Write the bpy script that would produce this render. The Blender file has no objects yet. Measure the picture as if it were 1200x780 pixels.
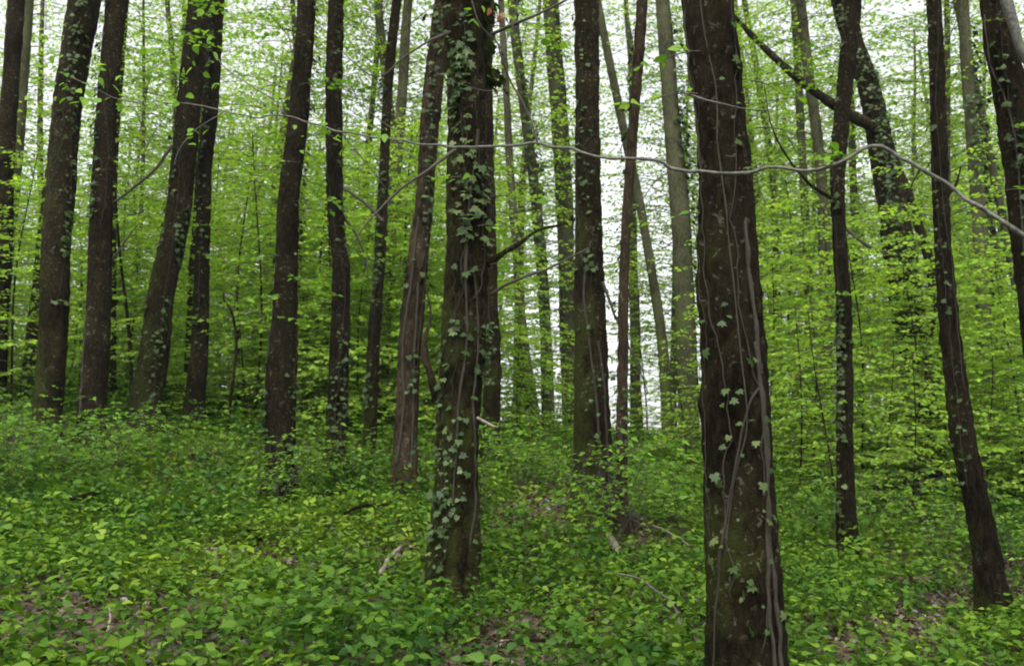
import bpy, math, random
import numpy as np
from mathutils import Vector

C = bpy.context.scene
COL = C.collection
R = math.radians
rng = np.random.default_rng(7)
random.seed(7)

# ------------------------------------------------------------------ camera
F = 1150.0                                   # focal length in pixels of the 1200 px wide photo
PITCH = R(8.0)
EYE = np.array([0.0, 0.0, 1.6])
cam = bpy.data.cameras.new('camera')
cam.sensor_width = 36
cam.lens = F / 1200 * 36
cam.clip_start = 0.05
cam.clip_end = 1000
cam.dof.use_dof = True
cam.dof.focus_distance = 5.2
cam.dof.aperture_fstop = 4.0
co = bpy.data.objects.new('camera', cam)
COL.objects.link(co)
co.location = EYE
co.rotation_euler = (math.pi / 2 + PITCH, 0, 0)
C.camera = co

# ------------------------------------------------------------------ sky, sun, exposure (overcast)
SUN_EL, SUN_AZ = R(60), R(195)               # behind the clouds, high at the camera's back
w = bpy.data.worlds.new('World')
C.world = w
w.use_nodes = True
nt = w.node_tree
nt.nodes.clear()
out = nt.nodes.new('ShaderNodeOutputWorld')
bg = nt.nodes.new('ShaderNodeBackground')
sky = nt.nodes.new('ShaderNodeTexSky')
sky.sky_type = 'NISHITA'
sky.sun_disc = False
sky.sun_elevation = SUN_EL
sky.sun_rotation = SUN_AZ
sky.dust_density = 3.0
hs = nt.nodes.new('ShaderNodeHueSaturation')
hs.inputs['Saturation'].default_value = 0.10
nt.links.new(sky.outputs[0], hs.inputs['Color'])
nt.links.new(hs.outputs[0], bg.inputs[0])
nt.links.new(bg.outputs[0], out.inputs[0])
bg.inputs[1].default_value = 0.125
sl = bpy.data.lights.new('sun', 'SUN')
sl.energy = 1.3
sl.angle = R(60)
sl.color = (1, .95, .86)
so = bpy.data.objects.new('sun', sl)
COL.objects.link(so)
sd = Vector((math.sin(SUN_AZ) * math.cos(SUN_EL), math.cos(SUN_AZ) * math.cos(SUN_EL), math.sin(SUN_EL)))
so.rotation_euler = sd.to_track_quat('Z', 'Y').to_euler()
C.view_settings.view_transform = 'Standard'
C.view_settings.look = 'None'
C.view_settings.gamma = 1
C.view_settings.exposure = 1.6
C.render.filter_size = 1.9
try:
    C.cycles.pixel_filter_type = 'BLACKMAN_HARRIS'
    C.cycles.filter_width = 1.9
    C.cycles.max_bounces = 7
    C.cycles.diffuse_bounces = 5
    C.cycles.glossy_bounces = 2
    C.cycles.transmission_bounces = 4
    C.cycles.transparent_max_bounces = 4
    C.cycles.caustics_reflective = False
    C.cycles.caustics_refractive = False
except Exception:
    pass


def at(px, py, D):
    """world point on the ray of photo pixel (px, py) at ground distance D"""
    a, b = (px - 600) / F, (390 - py) / F
    d = np.array([a, math.cos(PITCH) - b * math.sin(PITCH), math.sin(PITCH) + b * math.cos(PITCH)])
    return EYE + d * (D / d[1])


# ------------------------------------------------------------------ noise
def _hash(ix, iy, iz, seed):
    h = (ix.astype(np.int64) * 374761393 + iy.astype(np.int64) * 668265263 + iz.astype(np.int64) * 2147483647 + seed * 1274126177) & 0xFFFFFFFF
    h = ((h ^ (h >> 13)) * 1274126177) & 0xFFFFFFFF
    h = (h ^ (h >> 16)) & 0xFFFFFFFF
    return h / 4294967295.0


def vnoise(x, y, z, seed=0):
    x, y, z = np.broadcast_arrays(np.asarray(x, float), np.asarray(y, float), np.asarray(z, float))
    ix, iy, iz = np.floor(x), np.floor(y), np.floor(z)
    fx, fy, fz = x - ix, y - iy, z - iz
    fx, fy, fz = [f * f * (3 - 2 * f) for f in (fx, fy, fz)]
    r = 0
    for a in (0, 1):
        for b in (0, 1):
            for c in (0, 1):
                wgt = (fx if a else 1 - fx) * (fy if b else 1 - fy) * (fz if c else 1 - fz)
                r = r + wgt * _hash(ix + a, iy + b, iz + c, seed)
    return r * 2 - 1


def fbm(x, y, z=0.0, oct=4, seed=0):
    r, a, f = 0, 1.0, 1.0
    for i in range(oct):
        r = r + a * vnoise(np.asarray(x) * f, np.asarray(y) * f, np.asarray(z) * f, seed + i)
        a *= .5
        f *= 2.03
    return r


# ------------------------------------------------------------------ terrain height: thin-plate fit through the feet of the trees
def zp(px, py, D):
    p = at(px, py, D)
    return p


ANCH = [zp(*a) for a in [
    (528, 690, 6.2), (695, 562, 8.8), (728, 592, 8.3), (1162, 697, 7.3), (993, 622, 9.3), (474, 546, 9.5),
    (328, 546, 9.6), (394, 536, 10.2), (433, 520, 11), (170, 474, 12.5), (229, 474, 13), (55, 490, 11.5),
    (108, 494, 11.3), (1085, 548, 15), (0, 440, 14.5), (-300, 420, 14), (1500, 620, 10), (1600, 560, 16),
    (0, 800, 3.3), (300, 790, 3.6), (600, 790, 4.0), (900, 800, 4.5), (1200, 800, 4.8), (1600, 800, 5.2), (-400, 800, 3.4),
    (0, 436, 20), (200, 446, 20), (400, 466, 20), (600, 490, 19), (750, 500, 18), (900, 514, 18), (1050, 526, 19), (1200, 530, 19),
    (-300, 430, 20), (1500, 540, 19)]]
for x, y, z in [(-3, 0, .15), (3, 0, -.1), (0, 0, .0), (0, -4, -.7), (-7, -3, .2), (7, -3, -.8), (0, -12, -1.6), (-15, 0, 1.3), (14, 0, -.5)]:
    ANCH.append(np.array([x, y, z], float))
for x in (-24, -12, 0, 12, 24):
    ANCH.append(np.array([x, 27, 2.5 - .05 * x + (.3 if x < 0 else 0)]))
    ANCH.append(np.array([x * 1.3, 40, 1.8 - .04 * x]))
ANCH = np.array(ANCH)


def _U(r2):
    return .5 * r2 * np.log(r2 + 1e-9)


_n = len(ANCH)
_A = np.zeros((_n + 3, _n + 3))
_d2 = ((ANCH[:, None, :2] - ANCH[None, :, :2]) ** 2).sum(-1)
_A[:_n, :_n] = _U(_d2) + np.eye(_n) * 1.2
_A[:_n, _n] = 1
_A[:_n, _n + 1:] = ANCH[:, :2]
_A[_n:, :_n] = _A[:_n, _n:].T
_sol = np.linalg.solve(_A, np.concatenate([ANCH[:, 2], [0, 0, 0]]))


def zg(x, y):
    x = np.asarray(x, float)
    y = np.asarray(y, float)
    sh = x.shape
    xf, yf = x.ravel(), y.ravel()
    cx, cy = np.clip(xf, -26, 26), np.clip(yf, -12, 42)
    res = np.empty_like(xf)
    for i in range(0, len(xf), 20000):
        a, b = cx[i:i + 20000], cy[i:i + 20000]
        d2 = (a[:, None] - ANCH[None, :, 0]) ** 2 + (b[:, None] - ANCH[None, :, 1]) ** 2
        res[i:i + 20000] = _U(d2) @ _sol[:_n] + _sol[_n] + _sol[_n + 1] * a + _sol[_n + 2] * b
    res = res - .14 - .30 * np.clip((yf - 6) / 5, 0, 1) * np.clip((26 - yf) / 6, 0, 1)
    over = np.hypot(xf - cx, yf - cy)
    res = res - np.clip(over * .02, 0, 1.5)
    res = res + .05 * fbm(xf * .6, yf * .6, 0, 3, 5)
    return res.reshape(sh)


def g(x, y):
    return float(zg(np.array([x]), np.array([y]))[0])


# ------------------------------------------------------------------ materials
def newmat(name):
    m = bpy.data.materials.new(name)
    m.use_nodes = True
    n = m.node_tree
    n.nodes.clear()
    o = n.nodes.new('ShaderNodeOutputMaterial')
    return m, n, o


def ramp(n, fac, stops):
    r = n.nodes.new('ShaderNodeValToRGB')
    e = r.color_ramp.elements
    while len(e) < len(stops):
        e.new(.5)
    for i, (p, c) in enumerate(stops):
        e[i].position = p
        e[i].color = (*c, 1) if len(c) == 3 else c
    n.links.new(fac, r.inputs[0])
    return r.outputs[0]


def noise(n, vec, scale, detail=4, rough=.6, dist=0):
    t = n.nodes.new('ShaderNodeTexNoise')
    t.inputs['Scale'].default_value = scale
    t.inputs['Detail'].default_value = detail
    t.inputs['Roughness'].default_value = rough
    t.inputs['Distortion'].default_value = dist
    if vec is not None:
        n.links.new(vec, t.inputs['Vector'])
    return t.outputs[0]


def math_(n, op, a, b=None, clamp=False):
    m = n.nodes.new('ShaderNodeMath')
    m.operation = op
    m.use_clamp = clamp
    for i, v in enumerate((a, b)):
        if v is None:
            continue
        if isinstance(v, (int, float)):
            m.inputs[i].default_value = v
        else:
            n.links.new(v, m.inputs[i])
    return m.outputs[0]


def mix(n, f, a, b):
    m = n.nodes.new('ShaderNodeMix')
    m.data_type = 'RGBA'
    for s, v in ((m.inputs[0], f), (m.inputs[6], a), (m.inputs[7], b)):
        if isinstance(v, (int, float)):
            s.default_value = v
        elif isinstance(v, tuple):
            s.default_value = (*v, 1)
        else:
            n.links.new(v, s)
    return m.outputs[2]


def leaf_mat(name, stops, transl=.45, gloss=.08, rough=.4, tcol=(1.06, 1.1, .5)):
    m, n, o = newmat(name)
    at_ = n.nodes.new('ShaderNodeAttribute')
    at_.attribute_name = 'tint'
    oi = n.nodes.new('ShaderNodeObjectInfo')
    rv = math_(n, 'MULTIPLY_ADD', oi.outputs['Random'], .3)
    n.nodes[-1].inputs[2].default_value = -.15
    f = math_(n, 'ADD', at_.outputs['Fac'], rv, True)
    col = ramp(n, f, stops)
    d = n.nodes.new('ShaderNodeBsdfDiffuse')
    n.links.new(col, d.inputs[0])
    t = n.nodes.new('ShaderNodeBsdfTranslucent')
    mm = n.nodes.new('ShaderNodeMix')
    mm.data_type = 'RGBA'
    mm.blend_type = 'MULTIPLY'
    mm.inputs[0].default_value = 1
    n.links.new(col, mm.inputs[6])
    mm.inputs[7].default_value = (*tcol, 1)
    n.links.new(mm.outputs[2], t.inputs[0])
    a = n.nodes.new('ShaderNodeMixShader')
    a.inputs[0].default_value = transl
    n.links.new(d.outputs[0], a.inputs[1])
    n.links.new(t.outputs[0], a.inputs[2])
    gl = n.nodes.new('ShaderNodeBsdfGlossy')
    gl.inputs['Roughness'].default_value = rough
    gl.inputs[0].default_value = (.9, 1, .95, 1)
    b = n.nodes.new('ShaderNodeMixShader')
    b.inputs[0].default_value = gloss
    n.links.new(a.outputs[0], b.inputs[1])
    n.links.new(gl.outputs[0], b.inputs[2])
    n.links.new(b.outputs[0], o.inputs[0])
    return m


def bark_mat(name, lo, hi, moss=.5, lichen=.5, mosscol=(.026, .032, .006), bump=.6):
    m, n, o = newmat(name)
    tc = n.nodes.new('ShaderNodeTexCoord')
    oi = n.nodes.new('ShaderNodeObjectInfo')
    off = n.nodes.new('ShaderNodeVectorMath')
    off.operation = 'ADD'
    n.links.new(tc.outputs['Object'], off.inputs[0])
    sc = n.nodes.new('ShaderNodeVectorMath')
    sc.operation = 'SCALE'
    sc.inputs[0].default_value = (17, 31, 23)
    n.links.new(oi.outputs['Random'], sc.inputs['Scale'])
    n.links.new(sc.outputs[0], off.inputs[1])
    mp = n.nodes.new('ShaderNodeMapping')
    mp.inputs['Scale'].default_value = (1, 1, .38)
    n.links.new(off.outputs[0], mp.inputs[0])
    fur = noise(n, mp.outputs[0], 34, 6, .72, .6)
    fine = noise(n, off.outputs[0], 120, 3, .7)
    big = noise(n, off.outputs[0], 2.2, 4, .6)
    patch = noise(n, off.outputs[0], 14, 5, .7, .3)
    col = ramp(n, fur, [(.40, lo), (.64, hi)])
    col = mix(n, math_(n, 'MULTIPLY', ramp(n, big, [(.4, (0, 0, 0)), (.65, (1, 1, 1))]), .5), col, tuple(c * 1.5 for c in hi))
    # moss: lower stem and patches
    sep = n.nodes.new('ShaderNodeSeparateXYZ')
    n.links.new(tc.outputs['Object'], sep.inputs[0])
    ge = n.nodes.new('ShaderNodeNewGeometry')
    sn = n.nodes.new('ShaderNodeSeparateXYZ')
    n.links.new(ge.outputs['Normal'], sn.inputs[0])
    hfall = math_(n, 'MULTIPLY', sep.outputs['Z'], -.09)
    mside = math_(n, 'MULTIPLY', sn.outputs['X'], -.14)
    mv = math_(n, 'ADD', math_(n, 'ADD', big, math_(n, 'MULTIPLY', patch, .6)), math_(n, 'ADD', hfall, mside))
    mf = math_(n, 'MULTIPLY', math_(n, 'SUBTRACT', mv, 1.12 - moss * .45), 6, True)
    mc = mix(n, fine, tuple(c * .5 for c in mosscol), tuple(c * 1.5 for c in mosscol))
    col = mix(n, math_(n, 'MULTIPLY', mf, .85), col, mc)
    # lichen flecks
    lm = noise(n, off.outputs[0], 30, 4, .6, .6)
    lf = ramp(n, lm, [(.65 - .1 * lichen, (0, 0, 0)), (.70 - .1 * lichen, (1, 1, 1))])
    lf2 = math_(n, 'MULTIPLY', lf, ramp(n, big, [(.38, (0, 0, 0)), (.6, (1, 1, 1))]))
    col = mix(n, math_(n, 'MULTIPLY', lf2, .5), col, (.17, .17, .125))
    p = n.nodes.new('ShaderNodeBsdfPrincipled')
    p.inputs['Roughness'].default_value = .85
    p.inputs['Specular IOR Level'].default_value = .05
    n.links.new(col, p.inputs['Base Color'])
    hgt = math_(n, 'ADD', math_(n, 'MULTIPLY', fur, 1.0), math_(n, 'MULTIPLY', fine, .35))
    hgt = math_(n, 'ADD', hgt, math_(n, 'MULTIPLY', mf, .4))
    bp = n.nodes.new('ShaderNodeBump')
    bp.inputs['Strength'].default_value = bump
    bp.inputs['Distance'].default_value = .035
    n.links.new(hgt, bp.inputs['Height'])
    n.links.new(bp.outputs[0], p.inputs['Normal'])
    n.links.new(p.outputs[0], o.inputs[0])
    return m


def plain_mat(name, stops, scale=20, rough=.8, bump=.3, stretch=(1, 1, 1)):
    m, n, o = newmat(name)
    tc = n.nodes.new('ShaderNodeTexCoord')
    mp = n.nodes.new('ShaderNodeMapping')
    mp.inputs['Scale'].default_value = stretch
    n.links.new(tc.outputs['Object'], mp.inputs[0])
    v = noise(n, mp.outputs[0], scale, 5, .65)
    p = n.nodes.new('ShaderNodeBsdfPrincipled')
    p.inputs['Roughness'].default_value = rough
    n.links.new(ramp(n, v, stops), p.inputs['Base Color'])
    bp = n.nodes.new('ShaderNodeBump')
    bp.inputs['Strength'].default_value = bump
    bp.inputs['Distance'].default_value = .01
    n.links.new(v, bp.inputs['Height'])
    n.links.new(bp.outputs[0], p.inputs['Normal'])
    n.links.new(p.outputs[0], o.inputs[0])
    return m


M = {}
M['bark'] = bark_mat('bark_dark', (.0025, .0019, .0009), (.019, .0150, .0075), .75, .55, bump=1.0)
M['bark_mossy'] = bark_mat('bark_mossy', (.003, .0024, .0011), (.023, .0185, .0088), 1.15, .55, bump=1.0)
M['bark_red'] = bark_mat('bark_red', (.005, .0038, .0024), (.040, .029, .017), .45, .5)
M['bark_far'] = bark_mat('bark_far', (.018, .019, .009), (.068, .071, .038), 1.1, .4, (.055, .08, .018))  # bark and moss paled: veiling glare over far trunks is put into the colour
M['twig'] = plain_mat('twig_bark', [(.3, (.015, .012, .008)), (.7, (.055, .046, .032))], 60, .8)
M['twig_pale'] = plain_mat('twig_pale', [(.35, (.010, .0095, .006)), (.65, (.095, .094, .068))], 60, .55)
M['vine'] = plain_mat('vine_bark', [(.3, (.007, .0055, .0025)), (.7, (.030, .024, .011))], 90, .85)
M['dead'] = plain_mat('dead_wood', [(.3, (.05, .042, .03)), (.7, (.24, .21, .165))], 40, .8)
M['leaf_far'] = leaf_mat('leaf_spring', [(0, (.125, .24, .035)), (.45, (.225, .385, .05)), (.8, (.33, .50, .07)), (1, (.44, .58, .10))], .6, .005, .5)
M['leaf_near'] = leaf_mat('leaf_hazel', [(0, (.055, .15, .015)), (.6, (.14, .29, .025)), (1, (.25, .42, .05))], .5, .01, .45)
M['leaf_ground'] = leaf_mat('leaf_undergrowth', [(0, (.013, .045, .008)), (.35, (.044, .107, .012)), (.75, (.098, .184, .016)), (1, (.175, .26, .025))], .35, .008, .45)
M['leaf_ivy'] = leaf_mat('leaf_ivy', [(0, (.009, .022, .004)), (.5, (.026, .052, .010)), (1, (.08, .105, .032))], .12, .018, .5, (1, 1.1, .5))
M['leaf_dead'] = leaf_mat('leaf_litter', [(0, (.02, .012, .006)), (.4, (.055, .031, .014)), (.8, (.11, .072, .036)), (1, (.22, .165, .10))], .15, .06, .5, (1, .8, .5))
M['leaf_rust'] = leaf_mat('leaf_rust', [(0, (.14, .05, .02)), (1, (.32, .12, .03))], .45, .05, .5, (1, .8, .5))

m, n, o = newmat('woodland_soil')
tc = n.nodes.new('ShaderNodeTexCoord')
v1 = noise(n, tc.outputs['Object'], 22, 6, .7, .4)
v2 = noise(n, tc.outputs['Object'], 1.3, 4, .6)
vo = n.nodes.new('ShaderNodeTexVoronoi')
vo.inputs['Scale'].default_value = 26
n.links.new(tc.outputs['Object'], vo.inputs['Vector'])
sepc = n.nodes.new('ShaderNodeSeparateColor')
n.links.new(vo.outputs['Color'], sepc.inputs[0])
c1 = ramp(n, sepc.outputs[0], [(0, (.022, .013, .008)), (.4, (.06, .033, .018)), (.8, (.11, .065, .035)), (1, (.17, .12, .075))])
c2 = ramp(n, v1, [(.3, (.012, .009, .006)), (.7, (.05, .035, .022))])
col = mix(n, ramp(n, v1, [(.35, (0, 0, 0)), (.55, (1, 1, 1))]), c2, c1)
col = mix(n, ramp(n, v2, [(.5, (0, 0, 0)), (.75, (.6, .6, .6))]), col, (.03, .05, .012))
p = n.nodes.new('ShaderNodeBsdfPrincipled')
p.inputs['Roughness'].default_value = .9
n.links.new(col, p.inputs['Base Color'])
bp = n.nodes.new('ShaderNodeBump')
bp.inputs['Strength'].default_value = .8
bp.inputs['Distance'].default_value = .03
n.links.new(math_(n, 'ADD', v1, vo.outputs['Distance']), bp.inputs['Height'])
n.links.new(bp.outputs[0], p.inputs['Normal'])
n.links.new(p.outputs[0], o.inputs[0])
M['soil'] = m


# ------------------------------------------------------------------ mesh building with numpy
class MB:
    def __init__(s):
        s.v, s.l, s.t, s.c, s.n = [], [], [], [], 0

    def add(s, verts, loops, totals, tint):
        s.v.append(verts)
        s.l.append(loops + s.n)
        s.t.append(totals)
        s.c.append(tint)
        s.n += len(verts)

    def mesh(s, name, mat, smooth=True):
        me = bpy.data.meshes.new(name)
        if not s.v:
            return me
        v = np.concatenate(s.v).astype(np.float32)
        l = np.concatenate(s.l).astype(np.int32)
        t = np.concatenate(s.t).astype(np.int32)
        c = np.concatenate(s.c).astype(np.float32)
        me.vertices.add(len(v))
        me.vertices.foreach_set('co', v.ravel())
        me.loops.add(len(l))
        me.loops.foreach_set('vertex_index', l)
        me.polygons.add(len(t))
        me.polygons.foreach_set('loop_start', (np.cumsum(t) - t).astype(np.int32))
        me.update(calc_edges=True)
        a = me.attributes.new('tint', 'FLOAT', 'FACE')
        a.data.foreach_set('value', c)
        if smooth:
            me.polygons.foreach_set('use_smooth', np.ones(len(t), bool))
        me.materials.append(mat)
        return me


def link(name, me, parent=None):
    o = bpy.data.objects.new(name, me)
    COL.objects.link(o)
    if parent is not None:
        o.parent = parent
    return o


def empty(name, loc):
    o = bpy.data.objects.new(name, None)
    COL.objects.link(o)
    o.location = loc
    return o


def tag(o, label=None, cat=None, group=None, kind=None):
    for k, v in (('label', label), ('category', cat), ('group', group), ('kind', kind)):
        if v:
            o[k] = v
    return o


# leaf templates: vertices (length along +y, width x, normal z) and faces
L_FINE = (np.array([(0, 0, 0), (.22, .14, .03), (.31, .36, .05), (.17, .70, .03), (0, 1.08, -.10), (-.17, .70, .03), (-.31, .36, .05), (-.22, .14, .03), (0, .3, -.01), (0, .65, -.01)], float),
          [(0, 1, 8), (1, 2, 9, 8), (2, 3, 9), (3, 4, 9), (0, 8, 7), (8, 9, 6, 7), (9, 5, 6), (9, 4, 5)])
L_FAR = (np.array([(0, 0, 0), (.35, .45, .07), (0, 1, -.05), (-.35, .45, .07)], float), [(0, 1, 2, 3)])
L_CURL = (np.array([(0, 0, 0), (.2, .22, .12), (.27, .45, .16), (.17, .75, .08), (.05, 1, -.12), (-.2, .72, .22), (-.3, .42, .14), (-.18, .2, .02), (0, .3, 0), (.02, .65, -.03)], float), L_FINE[1])
L_ROUND = (np.array([(0, 0, 0), (.27, .12, .03), (.37, .40, .05), (.24, .76, .02), (0, 1.08, -.10), (-.24, .76, .02), (-.37, .40, .05), (-.27, .12, .03), (0, .45, -.02)], float),
           [(0, 1, 8), (1, 2, 8), (2, 3, 8), (3, 4, 8), (4, 5, 8), (5, 6, 8), (6, 7, 8), (7, 0, 8)])
L_IVY = (np.array([(0, 0, 0), (.28, -.14, -.03), (.52, .1, -.06), (.33, .32, .02), (.46, .62, -.06), (.18, .6, .02), (0, 1, -.1), (-.18, .6, .02), (-.46, .62, -.06), (-.33, .32, .02), (-.52, .1, -.06), (-.28, -.14, -.03), (0, .35, .03)], float),
         [(i, (i + 1) % 12, 12) for i in range(12)])


def norm(a):
    return a / np.maximum(np.linalg.norm(a, axis=-1, keepdims=True), 1e-9)


def place(mb, tpl, P, D, N, S, tint, width=None):
    """put a copy of the leaf template at each P, pointing along D, facing N, of length S"""
    if len(P) == 0:
        return
    tv, tf = tpl
    D = norm(D)
    X = norm(np.cross(D, N))
    Z = np.cross(X, D)
    wx = S if width is None else S * width
    V = P[:, None, :] + tv[None, :, 0:1] * X[:, None, :] * wx[:, None, None] + tv[None, :, 1:2] * D[:, None, :] * S[:, None, None] + tv[None, :, 2:3] * Z[:, None, :] * S[:, None, None]
    n, k = len(P), len(tv)
    lp = np.concatenate([np.array(f) for f in tf])
    tt = np.array([len(f) for f in tf])
    loops = (lp[None, :] + (np.arange(n) * k)[:, None]).ravel()
    mb.add(V.reshape(-1, 3), loops, np.tile(tt, n), np.repeat(tint, len(tf)))


def tube(mb, P, Rr, m=5, tint=.5, caps=True):
    P = np.asarray(P, float)
    Rr = np.broadcast_to(np.asarray(Rr, float), (len(P),))
    T = norm(np.gradient(P, axis=0))
    ref = np.array([0, 0, 1.0]) if abs(T[:, 2]).mean() < .8 else np.array([1.0, 0, 0])
    A = norm(np.cross(T, ref))
    B = np.cross(T, A)
    th = np.linspace(0, 2 * math.pi, m, endpoint=False)
    V = P[:, None] + Rr[:, None, None] * (A[:, None] * np.cos(th)[None, :, None] + B[:, None] * np.sin(th)[None, :, None])
    grid(mb, V, tint, caps)


def grid(mb, V, tint=.5, caps=True):
    n, m = V.shape[:2]
    i = np.arange(n - 1)[:, None] * m
    j = np.arange(m)[None, :]
    j2 = (j + 1) % m
    q = np.stack([i + j, i + j2, i + m + j2, i + m + j], -1).reshape(-1, 4)
    loops = q.ravel()
    tot = np.full(len(q), 4)
    if caps:
        loops = np.concatenate([loops, (n - 1) * m + np.arange(m), np.arange(m)[::-1]])
        tot = np.concatenate([tot, [m, m]])
    mb.add(V.reshape(-1, 3), loops, tot, np.full(len(tot), tint))


def catmull(P, n):
    P = np.asarray(P, float)
    Q = np.vstack([2 * P[0] - P[1], P, 2 * P[-1] - P[-2]])
    seg = np.linalg.norm(np.diff(P[:, :3], axis=0), axis=1)
    cum = np.concatenate([[0], np.cumsum(seg)])
    s = np.linspace(0, cum[-1], n)
    k = np.clip(np.searchsorted(cum, s, 'right') - 1, 0, len(P) - 2)
    t = ((s - cum[k]) / seg[k])[:, None]
    p0, p1, p2, p3 = Q[k], Q[k + 1], Q[k + 2], Q[k + 3]
    return .5 * (2 * p1 + (p2 - p0) * t + (2 * p0 - 5 * p1 + 4 * p2 - p3) * t ** 2 + (3 * p1 - p0 - 3 * p2 + p3) * t ** 3)


UP = np.array([0, 0, 1.0])


def spray(lv, wd, o, az, L, up=.15, droop=.25, leaf=.055, tpl=L_FAR, step=.05, tw=.17, rad=.006, dens=1.0, bias=0.0):
    """a flat, slightly drooping branch with side twigs in two ranks, carrying two-ranked leaves"""
    h = np.array([math.cos(az), math.sin(az), 0])
    s = np.array([-h[1], h[0], 0])
    t = np.linspace(0, 1, 9)
    bend = rng.normal(0, .12)

    def ax(t):
        t = np.asarray(t)[..., None]
        return o + L * (t * h + bend * t * t * s + (up * t - droop * t * t) * UP)
    if wd is not None:
        tube(wd, ax(t), rad * (1 - .8 * t), 4, caps=False)
    nt_ = max(3, int(L / tw * 1.6))
    tt = np.linspace(.12, 1, nt_) + rng.uniform(-.03, .03, nt_)
    base = ax(tt)
    side = np.where(np.arange(nt_) % 2 == 0, 1, -1)
    tl = L * (.16 + .34 * (1 - tt)) * rng.uniform(.6, 1.25, nt_)
    tl[-1] = .15
    ang = rng.uniform(.65, 1.1, nt_) * side
    ang[-1] = 0
    td = np.cos(ang)[:, None] * h + np.sin(ang)[:, None] * s + rng.normal(0, .12, nt_)[:, None] * UP
    if wd is not None:
        for i in range(nt_):
            u = np.linspace(0, 1, 3)[:, None]
            tube(wd, base[i] + td[i] * u * tl[i] - UP * .12 * tl[i] * u * u, .0022 * (1 - .6 * u[:, 0]), 3, caps=False)
    mx = int(max(tl) / step) + 2
    k = np.arange(mx)
    dist = (k[None, :] + .6) * step + rng.uniform(-.012, .012, (nt_, mx))
    ok = (dist < tl[:, None]) & (rng.random((nt_, mx)) < .93 * dens)
    P = base[:, None] + td[:, None] * dist[..., None] - UP * (.12 * dist[..., None] ** 2 / np.maximum(tl[:, None, None], .05))
    sd_ = np.where((k % 2) == 0, 1, -1)[None, :, None]
    perp = norm(np.cross(UP, td))[:, None]
    D = td[:, None] * .75 + perp * sd_ * .7 + rng.normal(0, .16, (nt_, mx, 3)) - UP * .16
    N = UP + rng.normal(0, .62, (nt_, mx, 3))
    P, D, N = P[ok], D[ok], N[ok]
    S = leaf * rng.uniform(.55, 1.2, len(P))
    place(lv, tpl, P, D, N, S, np.clip(rng.normal(.5 + bias, .2, len(P)), 0, 1))


# ------------------------------------------------------------------ ground sheet
def make_ground():
    nx, ny = 420, 420
    u = np.linspace(-1, 1, nx)
    v = np.linspace(0, 1, ny)
    xs = 12 * u + 230 * np.abs(u) ** 5 * np.sign(u)
    ys = -12 + 40 * v + 260 * v ** 7
    X, Y = np.meshgrid(xs, ys)
    Z = zg(X, Y)
    near = np.exp(-((Y - 6) / 10) ** 2)
    Z = Z + near * .02 * fbm(X * 5, Y * 5, 0, 3, 9)
    V = np.stack([X, Y, Z], -1)
    i = np.arange(ny - 1)[:, None] * nx
    j = np.arange(nx - 1)[None, :]
    q = np.stack([i + j, i + j + 1, i + nx + j + 1, i + nx + j], -1).reshape(-1, 4)
    mb = MB()
    mb.add(V.reshape(-1, 3), q.ravel(), np.full(len(q), 4), np.full(len(q), .5))
    o = link('ground', mb.mesh('ground', M['soil']))
    tag(o, 'sloping woodland soil covered in brown leaf litter', None, None, 'structure')


make_ground()

# ------------------------------------------------------------------ ivy on a stem
def surf(tr, s, th, off=0.0):
    """point and outward normal on trunk tr at height fraction s, angle th"""
    P, Rr = tr['P'], tr['R']
    f = np.clip(np.asarray(s) * (len(P) - 1), 0, len(P) - 1.001)
    k = f.astype(int)
    a = (f - k)[..., None]
    c = P[k] * (1 - a) + P[k + 1] * a
    RR = tr['RR']
    j = np.mod(np.asarray(th) / (2 * math.pi) * RR.shape[1], RR.shape[1])
    j0 = j.astype(int) % RR.shape[1]
    j1 = (j0 + 1) % RR.shape[1]
    ja = j - np.floor(j)
    r = (RR[k, j0] * (1 - ja) + RR[k, j1] * ja) + off
    nrm = np.stack([np.cos(th), np.sin(th), np.zeros_like(th)], -1)
    return c + nrm * r[..., None], nrm


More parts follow.
